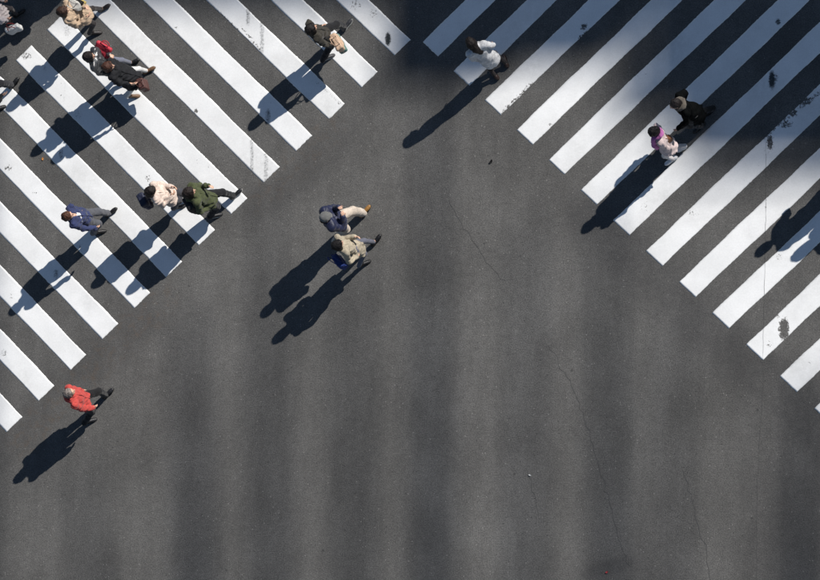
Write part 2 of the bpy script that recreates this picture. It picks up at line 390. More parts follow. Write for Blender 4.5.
class Stack:
    """elliptical slices (z, cx, cy, rx, ry), bottom to top, in a frame yawed by a"""
    def __init__(s, rows, yaw=0.0): s.t = np.array(sorted(rows), float); s.y = yaw
    def box(s):
        m = np.maximum(s.t[:, 3], s.t[:, 4])
        return np.array([(s.t[:, 1] - m).min(), (s.t[:, 2] - m).min(), s.t[0, 0]]), np.array([(s.t[:, 1] + m).max(), (s.t[:, 2] + m).max(), s.t[-1, 0]])
    def d(s, x, y, z):
        zz = np.clip(z, s.t[0, 0], s.t[-1, 0])
        cx, cy, rx, ry = (np.interp(zz, s.t[:, 0], s.t[:, k]) for k in (1, 2, 3, 4))
        X, Y = x - cx, y - cy; c, q_ = math.cos(s.y), math.sin(s.y)
        X, Y = c * X + q_ * Y, -q_ * X + c * Y
        k = np.sqrt((X / rx) ** 2 + (Y / ry) ** 2); dd = (k - 1) * np.minimum(rx, ry)
        return np.maximum(dd, np.maximum(s.t[0, 0] - z, z - s.t[-1, 0]))
def surf(prims, vox, k=.02, subs=(), disp=None):
    lo = np.min([p.box()[0] for p in prims], 0) - vox * 3 - .02; hi = np.max([p.box()[1] for p in prims], 0) + vox * 3 + .02
    n = np.ceil((hi - lo) / vox).astype(int) + 1
    ax = [(lo[i] + vox * np.arange(n[i])).astype(np.float32) for i in range(3)]
    D = np.full(n, .3, np.float32)
    def sl(p, m):
        a, b = p.box(); a = np.clip(np.floor((a - m - lo) / vox).astype(int), 0, n - 1); b = np.clip(np.ceil((b + m - lo) / vox).astype(int) + 1, 1, n)
        s_ = tuple(slice(a[i], b[i]) for i in range(3))
        return s_, (ax[0][s_[0]][:, None, None], ax[1][s_[1]][None, :, None], ax[2][s_[2]][None, None, :])
    for p in prims:
        s_, g = sl(p, .06 + k); d = p.d(*g).astype(np.float32); c = D[s_]
        h = np.clip(.5 + .5 * (c - d) / k, 0, 1); D[s_] = c + (d - c) * h - k * h * (1 - h)
    if disp is not None: D += disp(ax[0][:, None, None], ax[1][None, :, None], ax[2][None, None, :]).astype(np.float32)
    for p in subs:
        s_, g = sl(p, .05); d = -p.d(*g).astype(np.float32); c = D[s_]; kk = .008
        h = np.clip(.5 - .5 * (c - d) / kk, 0, 1); D[s_] = c + (d - c) * h + kk * h * (1 - h)
    D[0], D[-1] = .1, .1; D[:, 0], D[:, -1] = .1, .1; D[:, :, 0], D[:, :, -1] = .1, .1
    S = D < 0; N = n - 1
    cnt = np.zeros(N, np.float32); acc = np.zeros((3, *N), np.float32)
    off = [(a, b, c) for a in (0, 1) for b in (0, 1) for c in (0, 1)]
    C = lambda A, o: A[o[0]:o[0] + N[0], o[1]:o[1] + N[1], o[2]:o[2] + N[2]]
    for o in off:
        for axi in range(3):
            if o[axi]: continue
            o2 = list(o); o2[axi] = 1
            s0, s1 = C(S, o), C(S, o2); x = s0 != s1
            if not x.any(): continue
            d0, d1 = C(D, o)[x], C(D, o2)[x]; t = d0 / (d0 - d1)
            cnt[x] += 1
            for q_ in range(3): acc[q_][x] += (t if q_ == axi else o[q_])
    act = cnt > 0; idx = np.full(N, -1, np.int64); idx[act] = np.arange(act.sum())
    ijk = np.argwhere(act); V = (np.stack([acc[q_][act] / cnt[act] for q_ in range(3)], 1) + ijk) * vox + lo
    F = []
    for axi in range(3):
        s0 = [slice(0, N[q_]) for q_ in range(3)]; s1 = list(s0); s1[axi] = slice(1, N[axi] + 1)
        u, v = (axi + 1) % 3, (axi + 2) % 3
        A, B = S[tuple(s0)], S[tuple(s1)]; e = np.argwhere(A != B)
        e = e[(e[:, u] > 0) & (e[:, v] > 0)]
        if not len(e): continue
        g = lambda du, dv: idx[tuple((e - np.eye(3, dtype=int)[u] * du - np.eye(3, dtype=int)[v] * dv).T)]
        qd = np.stack([g(0, 0), g(1, 0), g(1, 1), g(0, 1)], 1)
        fl = ~A[tuple(e.T)]; qd[fl] = qd[fl][:, ::-1]; F.append(qd)
    F = np.concatenate(F); F = F[(F >= 0).all(1)]
    # two rounds of smoothing
    for _ in range(2):
        sm = np.zeros_like(V); ct = np.zeros(len(V))
        for a, b in ((0, 1), (1, 2), (2, 3), (3, 0)):
            np.add.at(sm, F[:, a], V[F[:, b]]); np.add.at(ct, F[:, a], 1)
        V = V * .55 + sm / np.maximum(ct, 1)[:, None] * .45
    return V, F
def smesh(name, VF, mat, parent=None): return link(name, raw_mesh(name, VF[0], VF[1], mat, True), parent)
def ik(a, b, l1, l2, hint):
    a, b, hint = (np.array(t, float) for t in (a, b, hint)); v = b - a; L = np.linalg.norm(v); mx = (l1 + l2) * .995
    if L > mx: b = a + v / L * mx; v = b - a; L = mx
    x = (l1 * l1 - l2 * l2 + L * L) / (2 * L); h = math.sqrt(max(l1 * l1 - x * x, 0)); u = v / L
    p = hint - u * (hint @ u); p /= np.linalg.norm(p) + 1e-9
    return a + u * x + p * h, b
def rotz(a): c, s = math.cos(a), math.sin(a); return np.array([[c, -s, 0], [s, c, 0], [0, 0, 1]])
def rotx(a): c, s = math.cos(a), math.sin(a); return np.array([[1, 0, 0], [0, c, -s], [0, s, c]])

def shoe_mesh(boot):
    """a right-size shoe pointing along +y, ankle above the origin"""
    up = [Cone((0, -.035, .05), (0, .12, .042), .040, .036), Ell((0, .155, .036), (.041, .062, .034)), Ell((0, -.05, .05), (.036, .045, .045)),
          Cone((0, -.03, .06), (0, -.025, .16 if boot else .085), .040, .042)]
    so = [Ell((0, .12, .016), (.047, .10, .017)), Ell((0, -.03, .016), (.041, .065, .017)), Box((0, .05, .014), (.036, .11, .013), rad=.01)]
    a = surf(up, .0075, .025, subs=[Box((0, 0, -.05), (.2, .4, .06), rad=.005)]); b = surf(so, .0075, .012)
    return a, b
SHOES = {False: shoe_mesh(False), True: shoe_mesh(True)}

def hand_vf(wrist, fdir, palm_n, side, curl=.5):
    """palm with four unequal fingers and a thumb; fdir: where the fingers point, palm_n: palm normal, side: thumb direction"""
    w0 = np.array(wrist, float); f = np.array(fdir, float) / np.linalg.norm(fdir)
    n_ = np.array(palm_n, float); n_ -= f * (n_ @ f); n_ /= np.linalg.norm(n_); t = np.array(side, float); t -= f * (t @ f) + n_ * (t @ n_); t /= np.linalg.norm(t) + 1e-9
    R = np.array([t, n_, f])
    pr = [Ell(w0 + f * .05, (.040, .017, .052), R), Cone(w0 - f * .03, w0 + f * .03, .026, .027)]
    for j, (o, L) in enumerate(((.030, .070), (.010, .080), (-.010, .074), (-.029, .058))):
        p = w0 + f * (.088 - .004 * abs(j - 1)) + t * o; d = f.copy(); r = .0098
        for q_ in range(3):
            d = d + n_ * curl * (.55 + .15 * q_); d /= np.linalg.norm(d); p2 = p + d * L * (.42, .32, .26)[q_]
            pr.append(Cone(p, p2, r, r * .9)); p = p2; r *= .9
    p = w0 + f * .025 + t * .030; d = t * .75 + f * .75 + n_ * .25; d /= np.linalg.norm(d)
    pr.append(Cone(p, p + d * .042, .0125, .0105)); d2 = d * .6 + f * .6 + n_ * .3; d2 /= np.linalg.norm(d2)
    pr.append(Cone(p + d * .042, p + d * .042 + d2 * .03, .0105, .0085))
    return surf(pr, .0062, .007)

def join(parts): 
    V, F, M, n = [], [], [], 0
    for v, f, m in parts: V.append(v); F.append(np.asarray(f) + n); M.append(np.full(len(f), m)); n += len(v)
    return np.concatenate(V), np.concatenate(F), np.concatenate(M)
MEYE = NT('eye'); MEYE.b.inputs['Base Color'].default_value = (.02, .015, .012, 1); MEYE.b.inputs['Roughness'].default_value = .15
MLIP = NT('lips'); MLIP.b.inputs['Base Color'].default_value = (.42, .13, .11, 1); MLIP.b.inputs['Roughness'].default_value = .45

def person(label, feet, head, face, H=1.65, group=None, top=None, low=None, shoes=((30, 30, 32), False), hair=('bob', (35, 28, 25)), arms=None,
           scarf=None, cap=None, look=0.0, nod=0.08, build=1.0, rear=None, vest=None, vox=.0115):
    """feet: picture points of left and right shoe; head: picture point of the middle of the head; face: heading in degrees from +x.
    Returns the person and a function from world to the person's own frame."""
    s = H / 1.70
    L3, R3 = gp(*feet[0]), gp(*feet[1]); org = (L3 + R3) / 2; phi = math.radians(face) - math.pi / 2; RZ = rotz(-phi)
    loc = lambda p: RZ @ (np.array(p, float) - org)
    fL, fR = loc(L3), loc(R3); hd = loc(gp(head[0], head[1], 1.56 * s))
    hx, hy = np.clip(hd[0], -.14, .14), np.clip(hd[1], -.16, .20)
    rr = np.random.RandomState(int(abs(feet[0][0] * 7 + feet[0][1] * 3)) % 9999); so = rr.uniform(0, 20, 3)
    # --- skeleton
    l1 = l2 = .43 * s; ank = []; sh = []
    for f, side in ((fL, -1), (fR, 1)):
        back = f[1] < min(fL[1], fR[1]) + .02 and abs(fL[1] - fR[1]) > .25
        pit = .55 if back else (-.12 if abs(fL[1] - fR[1]) > .25 else 0.0)
        sh.append((f, pit)); a = np.array([f[0], f[1] - .05, .085]) if not back else np.array([f[0], f[1] - .07, .155])
        ank.append(a * np.array([1, 1, s]))
    pel = np.array([hx * .35, hy * .35, 0.93 * s])
    hips = [pel + np.array([sd * .085 * s, 0, -.03]) for sd in (-1, 1)]
    ext = max(np.linalg.norm(h[:2] - a[:2]) for h, a in zip(hips, ank))
    mx = (l1 + l2) * .99; zt = min(math.sqrt(max(mx * mx - min(ext, mx * .8) ** 2, .1)) + min(a[2] for a in ank), .90 * s)
    pel[2] = zt + .03; hips = [pel + np.array([sd * .085 * s, 0, -.03]) for sd in (-1, 1)]
    knees = [ik(h, a, l1, l2, (0, 1, .1))[0] for h, a in zip(hips, ank)]
    neck = np.array([hx * .85, hy * .85 - .02, pel[2] + .52 * s]); chest = pel * .35 + neck * .65
    hc = np.array([hx, hy + .015, pel[2] + .665 * s])
    tw = (-.16 if fL[1] > fR[1] else .16) if abs(fL[1] - fR[1]) > .15 else 0
    RT = rotz(tw)
    shl = [chest + np.array([0, -.01, .12 * s]) + RT @ np.array([sd * .175 * s * build, 0, .0]) for sd in (-1, 1)]
    ua, fa = .285 * s, .25 * s; el, wr = [], []
    arms = arms or ('swing', 'swing')
    for i, sd in enumerate((-1, 1)):
        a = arms[i]; fwd = (-1 if (fL if i == 0 else fR)[1] > 0 else 1) * (1 if abs(fL[1] - fR[1]) > .15 else 0)
        if a == 'swing': a = (22 * fwd + 4, 10, 22 if fwd >= 0 else 10)
        if a == 'pocket': a = (-20, 20, 48)
        if a == 'down': a = (-4, 7, 14)
        if a == 'fold': a = (2, 9, 95)
        if a == 'hold': a = (18, 14, 100)
        if a == 'phone': a = (28, 8, 118)
        if len(a) == 3 and a[0] != 'to':
            th, ot, bd = (math.radians(t) for t in a)
            u = np.array([sd * math.sin(ot), math.sin(th) * math.cos(ot), -math.cos(th) * math.cos(ot)]); e = shl[i] + RT @ u * ua
            inw = -.55 * sd * math.sin(bd) if bd > .8 else -.1 * sd
            v = np.array([sd * math.sin(ot) * .4 + inw, math.sin(th + bd), -math.cos(th + bd)]); v /= np.linalg.norm(v); wv = e + RT @ v * fa
        else:
            e, wv = ik(shl[i], loc(a[1]), ua, fa, (sd * .7, -1, -.2))
        el.append(e); wr.append(wv)
    # --- body: one mesh (head, neck, trunk, limbs, hands)
    b = build
    prim = [Stack([(pel[2] - .06, pel[0], pel[1], .15 * s, .10 * s), (pel[2] + .12, pel[0], pel[1], .125 * s * b, .09 * s * b), (chest[2], chest[0], chest[1], .15 * s * b, .10 * s * b),
                   (neck[2] - .03, neck[0], neck[1], .11 * s * b, .07 * s), (neck[2], neck[0], neck[1], .05, .05)]), Cone(neck - [0, 0, .06], hc - [0, .02, .06], .056 * s, .05 * s)]
    for i in (0, 1):
        prim += [Cone(hips[i], knees[i], .078 * s, .052 * s), Cone(knees[i], ank[i], .052 * s, .034 * s), Cone(ank[i], ank[i] + [0, .07, -.03], .034 * s, .03 * s),
                 Cone(shl[i], el[i], .048 * s, .038 * s), Cone(el[i], wr[i], .037 * s, .026 * s), Cone(chest + [0, 0, .10 * s], shl[i], .07 * s, .05 * s)]
    parts = [(*surf(prim, .02, .03), 0)]
    RH = rotx(-nod) ; RL = rotz(math.radians(look)); HR = RL @ RH                     # head: local -> person
    sH = s * 1.07
    P_ = lambda x, y, z: hc + HR @ (np.array([x, y, z]) * sH)
    E_ = lambda c, r: Ell(P_(*c), np.array(r) * sH, HR.T)
    hp = [E_((0, -.012, .025), (.074, .094, .088)), E_((0, .030, -.045), (.056, .060, .070)), E_((0, .055, -.085), (.026, .026, .022)),
          Cone(P_(0, .082, .012), P_(0, .108, -.026), .008 * s, .014 * s), E_((0, .086, -.058), (.024, .012, .013)), E_((0, .075, .03), (.05, .018, .014)),
          E_((-.077, -.005, -.005), (.011, .020, .032)), E_((.077, -.005, -.005), (.011, .020, .032)), Cone(P_(0, -.02, -.05), neck, .050 * s, .053 * s)]
    hv, hf = surf(hp, .0075, .018, subs=[E_((-.031, .094, .008), (.016, .014, .009)), E_((.031, .094, .008), (.016, .014, .009))])
    cen = (hv[hf].mean(1) - hc) @ HR / sH; mi = np.zeros(len(hf), int)
    lip = (np.abs(cen[:, 2] + .060) < .010) & (np.abs(cen[:, 0]) < .024) & (cen[:, 1] > .07)
    parts.append((hv, hf[~lip], 0)); parts.append((hv, hf[lip], 2))
    for sx in (-.031, .031): parts.append((*surf([Ell(P_(sx, .079, .008), (.013 * s, .013 * s, .010 * s), HR.T)], .006, .005), 1))
    for i, sd in enumerate((-1, 1)):
        f = wr[i] - el[i]; parts.append((*hand_vf(wr[i], f, (-sd, .15, 0.1), (0, 1, .2), .8), 0))
    V, F, M = join(parts)
    me = raw_mesh('person', V, F, skin(), True); me.materials.append(MEYE.m); me.materials.append(MLIP.m); me.polygons.foreach_set('material_index', M.astype(np.int32))
    body = link('person', me); body.location = org; body.rotation_euler = (0, 0, phi); tag(body, label, 'person', group)
    # --- legs
    if low:
        kind, rgb = low[0], low[1]; loose = {'trousers': 1.0, 'wide': 1.28, 'tights': .72}[kind]
        mt = fabric('legwear_%d_%d_%d' % rgb, rgb, var=.12)
        pr = [Stack([(pel[2] - .10, pel[0], pel[1], .15 * s, .115 * s), (pel[2] + .10, pel[0], pel[1], .145 * s, .11 * s)])]
        for i in (0, 1):
            kt = knees[i] * .5 + ank[i] * .5
            pr += [Cone(hips[i], knees[i], .094 * s * (.9 + .1 * loose), .076 * s * loose), Cone(knees[i], ank[i] + [0, 0, -.005], .075 * s * loose, .062 * s * loose)]
        amp = .010 if kind != 'tights' else .002
        smesh('trousers' if kind != 'tights' else 'tights', surf(pr, vox, .03, disp=lambda x, y, z: amp * vnoise(x * 11 + so[0], y * 11 + so[1], z * 17 + x * 9) + amp * .5 * vnoise(x * 25 + 3, y * 25, z * 30 + y * 14)), mt, body)
    # --- shoes
    sm = fabric('shoe_%d_%d_%d' % shoes[0], shoes[0], rough=.5, var=.1, scale=30, spec=.4, sheen=0)
    solm = fabric('sole_light' if len(shoes) > 2 else 'sole_dark', (205, 205, 200) if len(shoes) > 2 else (28, 26, 25), var=.1, sheen=0)
    (uv, uf), (sv, sf) = SHOES[shoes[1]]
    for i, (f, pit) in enumerate(sh):
        o = smesh('shoe', (uv, uf), sm, body); tv = rotz((.16, -.16)[i])
        if pit > 0: piv = np.array([0, .12, 0]); z0 = .002
        else: piv = np.array([0, -.07, 0]); z0 = .002
        Rr = tv @ rotx(-pit); k = s * 1.02
        pos = np.array([f[0], f[1], z0]) + tv @ ((piv - [0, .05, 0]) * k) - Rr @ (piv * k)
        o.matrix_local = Matrix.Translation(pos) @ Matrix(Rr.tolist()).to_4x4() @ Matrix.Scale(k, 4)
        smesh('sole', (sv, sf), solm, o)
    # --- top
    tk = top['kind']; rgb = top['rgb']; hem = top['hem'] * s; fl_ = top.get('flare', 0.0); th = top.get('thick', 1.0) * .95
    st_ = abs(fL[1] - fR[1]); hemx, hemy = (.185 + fl_) * s * b, (.125 + fl_ + st_ * .16 * max(0, 1 - (hem - .3) / .6)) * s * b
    mid = (fL + fR)[:2] / 2
    hz = hem; cz = pel[2] + .13
    rows = [(hz, pel[0] * .9, pel[1] * .9, hemx * th, hemy * th), (max(pel[2], hz + .03), pel[0], pel[1], (.178 + fl_ * .45) * s * b * th, (.135 + fl_ * .4) * s * b * th), (max(cz, hz + .06), (pel * .7 + chest * .3)[0], (pel * .7 + chest * .3)[1], .160 * s * b * th, .125 * s * b * th),
            (chest[2], chest[0], chest[1], .182 * s * b * th, .138 * s * b * th), (chest[2] + .09 * s, neck[0] * .6 + chest[0] * .4, neck[1] * .6 + chest[1] * .4, .175 * s * b, .12 * s * b), (neck[2] - .005, neck[0], neck[1], .09 * s, .08 * s), (neck[2] + .02, neck[0], neck[1], .07 * s, .068 * s)]
    pr = [Stack(rows, tw * .6)]
    for i in (0, 1):
        cuff = wr[i] * 1.12 - el[i] * .12
        pr += [Cone(chest + [0, 0, .11 * s] + (shl[i] - chest) * [.4, .4, 0], shl[i], .095 * s * th, .078 * s * th), Cone(shl[i], el[i], .077 * s * th, .062 * s * th), Cone(el[i], cuff, .061 * s * th, .046 * s * th)]
    # collar, hood
    nv = np.array([0, .25, 1.0])
    if top.get('hood'):
        pr += [Ell(neck + [0, -.085, -.005], (.125 * s, .085 * s, .075 * s)), Ell(neck + [0, -.04, .03], (.105 * s, .085 * s, .05 * s))]
        hs = [Ell(neck + [0, -.03, .085], (.085 * s, .075 * s, .06 * s))]
    else:
        pr += [Stack([(neck[2] - .03, neck[0], neck[1] - .01, .088 * s, .085 * s), (neck[2] + .035, neck[0], neck[1] - .015, .080 * s, .078 * s)])]
        hs = [Stack([(neck[2] + .012, neck[0], neck[1] - .005, .062 * s, .062 * s), (neck[2] + .12, neck[0], neck[1], .075 * s, .07 * s)])]
    if vest: hs += [Cone(neck + [0, .09, .03], chest + [0, .16, -.06], .045, .012)]
    am = top.get('fold', .017) * 1.15
    if tk == 'puffer':
        disp = lambda x, y, z: .020 * np.abs(np.sin((z * 1.0 + .25 * np.abs(x)) * math.pi / .10)) ** .7 * -1 + .012 + .007 * vnoise(x * 14 + so[0], y * 14, z * 14)
    else:
        def disp(x, y, z):
            n1 = vnoise(x * 8 + so[0] + z * 5, y * 8 + so[1], z * 5 + x * 6 - y * 5); n2 = vnoise(x * 12 - z * 8 + so[2], y * 12 + z * 6, z * 6 + so[1])
            return am * 1.1 * n1 + am * 1.6 * (np.abs(n2) - .3) * -1
    mt = fabric('top_%s_%d_%d_%d' % (tk, *rgb), rgb, rough=top.get('rough', .85), var=top.get('var', .2), scale=top.get('scale', 34), bump=.5, spec=top.get('spec', .2), sheen=0 if max(rgb) < 50 else .12)
    coat = smesh({'puffer': 'puffer_jacket', 'coat': 'coat', 'jacket': 'jacket'}[tk], surf(pr, vox, .028, subs=hs, disp=disp), mt, body)
    # raised front edge, running down the front of the garment
    zz = np.linspace(neck[2] - .02, hz + .02, 14); fp = []
    S0 = pr[0]
    for z in zz:
        c = [np.interp(z, S0.t[:, 0], S0.t[:, k_]) for k_ in (1, 2, 3, 4)]; dv = rotz(S0.y) @ np.array([.02, c[3] + .004, 0]); fp.append(np.array([c[0], c[1], z]) + dv)
    smesh('placket', surf([Cone(a_, b_, .009, .009) for a_, b_ in zip(fp[:-1], fp[1:])], .0085, .006), mt, coat)
    if top.get('stripe'):
        z = chest[2] - .02; c = [np.interp(z, S0.t[:, 0], S0.t[:, k_]) for k_ in (1, 2, 3, 4)]
        sp = [np.array([c[0] + (c[2] + .012) * math.cos(t), c[1] + (c[3] + .012) * math.sin(t), z + .03 * math.sin(t)]) for t in np.linspace(.2, 2.9, 12)]
        smesh('trim', surf([Cone(a_, b_, .016, .016) for a_, b_ in zip(sp[:-1], sp[1:])], .009, .006), fabric('trim_ochre', top['stripe']), coat)
    if vest:
        smesh('shirt', surf([Stack([(pel[2] + .15, chest[0], chest[1], .14 * s, .112 * s), (chest[2], chest[0], chest[1] + .008, .155 * s, .118 * s), (neck[2] - .03, neck[0], neck[1], .085 * s, .08 * s), (neck[2] + .03, neck[0], neck[1], .066 * s, .066 * s)])], .012, .01,
              subs=[Stack([(neck[2] + .0, neck[0], neck[1], .054 * s, .054 * s), (neck[2] + .1, neck[0], neck[1], .06 * s, .06 * s)])]), fabric('shirt_white', vest), body)
    # --- hair
    hk, hrgb = hair; hm = hairmat('hair_%d_%d_%d' % hrgb, hrgb)
    hv_ = 1.0 if hair[0] in ('grey', 'short') else 1.14
    hpr = [E_((0, -.018, .034), (.086 * hv_, .104 * hv_, .095 * hv_)), E_((0, -.045, -.02), (.080 * hv_, .075 * hv_, .075))]
    sub = [E_((0, .105, -.035), (.072, .070, .095)), E_((0, .07, -.12), (.09, .09, .07))]
    if hk in ('bob', 'long'):
        hpr += [E_((-.066, -.005, -.05), (.030, .052, .10)), E_((.066, -.005, -.05), (.030, .052, .10)), E_((0, -.06, -.06), (.088, .052, .11)), E_((0, .07, .085), (.055, .03, .025))]
    if hk == 'long':
        bk = P_(0, -.07, -.06)
        hpr += [Cone(bk, bk + [.02, -.06, -.20], .085 * s, .078 * s), Cone(bk + [.045, -.03, -.10], bk + [.06, -.045, -.30], .05 * s, .022 * s), Cone(bk + [-.045, -.03, -.10], bk + [-.05, -.05, -.28], .05 * s, .022 * s), Cone(bk + [.0, -.05, -.10], bk + [.01, -.075, -.33], .055 * s, .025 * s)]
    if hk == 'bun': hpr += [E_((0, -.095, .085), (.042, .042, .040))]
    if hk == 'grey': sub = [E_((0, .105, -.02), (.078, .072, .11)), E_((0, .06, -.12), (.09, .10, .085))]
    hdisp = lambda x, y, z: .007 * vnoise(x * 34 + so[0], y * 34, z * 7) + .005 * vnoise(x * 70, y * 70 + so[1], z * 12 + x * 20) + .006 * vnoise(x * 15 + 5, y * 15, z * 10)
    if cap:
        c = smesh('cap', surf([E_((0, -.012, .045), (.098, .112, .088))], .008, .02, subs=[Box(P_(0, 0, -.075), np.array((.2, .2, .09)) * s, HR.T, .01)], disp=lambda x, y, z: .004 * vnoise(x * 22, y * 22, z * 22)), fabric('cap_grey', cap, scale=90, var=.15), body)
        smesh('brim', surf([Ell(P_(0, .095, .03), (.072 * s, .055 * s, .009 * s), (HR @ rotx(-.25)).T)], .006, .01), fabric('cap_grey', cap), c)
        hpr = [E_((0, -.03, -.01), (.083, .085, .075))]
    smesh('hair', surf(hpr, .0085, .016, subs=sub, disp=hdisp), hm, body)
    if scarf:
        ring = [neck + np.array([.092 * s * math.cos(t), .088 * s * math.sin(t) - .005, .035 + .012 * math.sin(2 * t)]) for t in np.linspace(0, 2 * math.pi, 15)]
        pr = [Cone(a_, b_, .042 * s, .042 * s) for a_, b_ in zip(ring[:-1], ring[1:])]
        if len(scarf) > 3: pr += [Cone(neck + [-.06, .11, .02], chest + [-.08, .17, -.02], .045, .05), Cone(chest + [-.08, .17, -.02], chest + [-.09, .17, -.22], .05, .045)]
        smesh('scarf', surf(pr, .0095, .02, disp=lambda x, y, z: .010 * vnoise(x * 24 + 2, y * 24, z * 24)), fabric('scarf_%d_%d_%d' % scarf[:3], scarf[:3], scale=80), body)
    return body

# ------------------------------------------------------------------ bags
def tube(name, pts, r, mat, parent): return smesh(name, surf([Cone(a, b, r, r) for a, b in zip(pts[:-1], pts[1:])], max(.0055, r * .8), r * .7), mat, parent)
def bag(name, label, px, z, face, size, rgb, strap=None, handle='arch', tilt=(0, 0), trim=None, soft=.012, flap=False, drop=.0, cat='bag', pos=None, srgb=None, group=None):
    """soft bag centred on the picture point px at height z; size = width, depth, height"""
    p = gp(px[0], px[1], z) if pos is None else np.array(pos); W, Dp, Hh = (t / 2 for t in size)
    m = fabric(name + '_%d_%d_%d' % rgb, rgb, rough=.6, var=.12, scale=40, spec=.35, sheen=0)
    R = rotx(tilt[0]).T
    o = smesh(name, surf([Box((0, 0, 0), (W, Dp, Hh), rad=min(Dp * .8, .035)), Ell((0, 0, -Hh * .35), (W * .98, Dp * 1.2, Hh * .6))], .0095, .02,
              disp=lambda x, y, z_: soft * vnoise(x * 12 + px[0], y * 12, z_ * 9) + soft * .4 * vnoise(x * 30, y * 30, z_ * 22)), m)
    o.location = p; o.rotation_euler = (tilt[0], tilt[1], math.radians(face) - math.pi / 2); tag(o, label, cat, group)
    sm = fabric(name + '_strap_%d_%d_%d' % (srgb or rgb), srgb or rgb, rough=.6, sheen=0)
    if handle == 'arch':
        for sy in (-.7, .7):
            tube('handle', [np.array([W * .5 * math.cos(t), Dp * sy, Hh * .92 + strap * math.sin(t)]) for t in np.linspace(0, math.pi, 9)], .009, sm, o)
    if handle == 'straps':
        for sx in (-.5, .5):
            tube('strap', [np.array((W * sx, Dp * .9, Hh * .75)), np.array((W * sx * 1.25, Dp + .06, Hh * 1.05)), np.array((W * sx * 1.35, Dp + .16, Hh * .55)), np.array((W * sx * 1.3, Dp + .10, -Hh * .1)), np.array((W * sx, Dp * .8, -Hh * .6))], .014, sm, o)
        smesh('pocket', surf([Box((0, -Dp * 1.05, -Hh * .3), (W * .72, Dp * .32, Hh * .42), rad=.02)], .01, .02), m, o)
    if trim: smesh('panel', surf([Box((0, 0, -Hh * .55), (W * 1.02, Dp * 1.12, Hh * .42), rad=.02)], .0095, .015, disp=lambda x, y, z_: soft * vnoise(x * 12 + px[0], y * 12, z_ * 9)), fabric(name + '_panel', trim, rough=.6, sheen=0), o)
    if flap: smesh('flap', surf([Box((0, Dp * .75, Hh * .35), (W * 1.0, Dp * .5, Hh * .55), rad=.02)], .0095, .015), fabric(name + '_flap', flap, rough=.6, sheen=0), o)
    return o

# ------------------------------------------------------------------ the people, each surveyed on the road
GW = 'pedestrians crossing the junction'
def C(kind, rgb, hem, **k): return dict(kind=kind, rgb=rgb, hem=hem, **k)
person('person in red jacket and black trousers walking alone below the left crossing', ((109, 394), (90, 422)), (68, 393), 32, 1.64, GW, C('jacket', (212, 64, 54), .80, thick=1.12, flare=.02, hood=True, fold=.014), ('trousers', (30, 30, 32)), ((38, 38, 42), False), ('grey', (150, 138, 130)), arms=("down", (2, 12, 30)), build=1.0)
person('person in navy puffer jacket, grey cap and cream trousers looking down at their hands', ((366, 212), (341, 241)), (324, 218), 38, 1.70, GW, C('puffer', (32, 40, 78), .82, thick=1.24, spec=.4, rough=.5), ('wide', (226, 208, 188)), ((168, 118, 42), True), ('bob', (30, 26, 26)), arms=('phone', 'phone'), cap=(128, 128, 126), nod=.6)
person('person in beige coat and grey tights walking beside the navy puffer jacket', ((377, 241), (364, 265)), (335, 248), 40, 1.62, GW, C('coat', (190, 176, 150), .62, flare=.035, thick=.95, fold=.017), ('tights', (112, 114, 130)), ((26, 26, 30), False), ('bob', (32, 27, 28)), arms=("fold", "pocket"))
person('person in navy suit jacket and white shirt walking alone over the left crossing', ((112, 213), (99, 233)), (67, 217), 24, 1.68, GW, C('jacket', (54, 64, 108), .80, thick=1.05), ('trousers', (92, 94, 102)), ((30, 28, 30), False), ('short', (96, 58, 38)), arms=("down", (14, 10, 20)), vest=(232, 232, 232))
person('person in pale pink beige jacket with dark hair, just left of the olive parka', ((192, 197), (179, 208)), (151, 192), 26, 1.60, GW, C('jacket', (236, 212, 196), .78, thick=1.08, flare=.03), ('trousers', (66, 66, 74)), ((40, 40, 44), False), ('bob', (34, 26, 25)), arms=((10, 8, 80), "fold"), nod=.4)
person('person in olive green hooded parka and black trousers at the end of the crossing', ((237, 195), (215, 217)), (189, 193), 30, 1.70, GW, C('jacket', (78, 86, 50), .72, thick=1.04, flare=.02, hood=True, fold=.016), ('trousers', (32, 32, 36)), ((34, 34, 38), False, 1), ('bob', (44, 32, 28)), arms=((16, 8, 105), "pocket"), nod=.2)
person('person in dark brown jacket carrying a beige and teal bag by the upper left crossing', ((348, 26), (328, 59)), (310, 29), 40, 1.66, GW, C('jacket', (62, 58, 50), .80, thick=1.05), ('trousers', (34, 34, 37)), ((62, 62, 66), False, 1), ('bob', (30, 24, 24)), arms=((-10, 8, 40), (4, 14, 16)))
person('person in white coat with long dark hair, stepping out of the shade', ((495, 75), (506, 62)), (472, 44), 122, 1.62, GW, C('coat', (226, 226, 228), .46, flare=.03, fold=.007), ('tights', (44, 36, 36)), ((58, 38, 32), False), ('long', (34, 26, 24)), arms=('down', (-2, 16, 22)), look=0)
person('person in black coat with ochre trim and cream scarf, standing in the shade', ((700, 128), (712, 112)), (676, 104), 212, 1.70, GW, C('coat', (11, 13, 14), .50, flare=.03, spec=.05, thick=1.0, fold=.016, stripe=(96, 76, 36)), ('trousers', (26, 26, 28)), ((24, 24, 26), False), ('short', (40, 33, 32)), arms=((20, 15, 30), 'pocket'), scarf=(112, 103, 92))
person('person in pale pink coat and magenta pink scarf on the right crossing', ((672, 161), (684, 149)), (653, 128), 205, 1.58, GW, C('coat', (232, 208, 204), .62, flare=.05, fold=.015), ('tights', (218, 212, 212)), ((232, 232, 236), False, 1), ('bun', (30, 26, 28)), arms=('down', (6, 8, 30)), scarf=(214, 112, 192, 1), nod=.15)
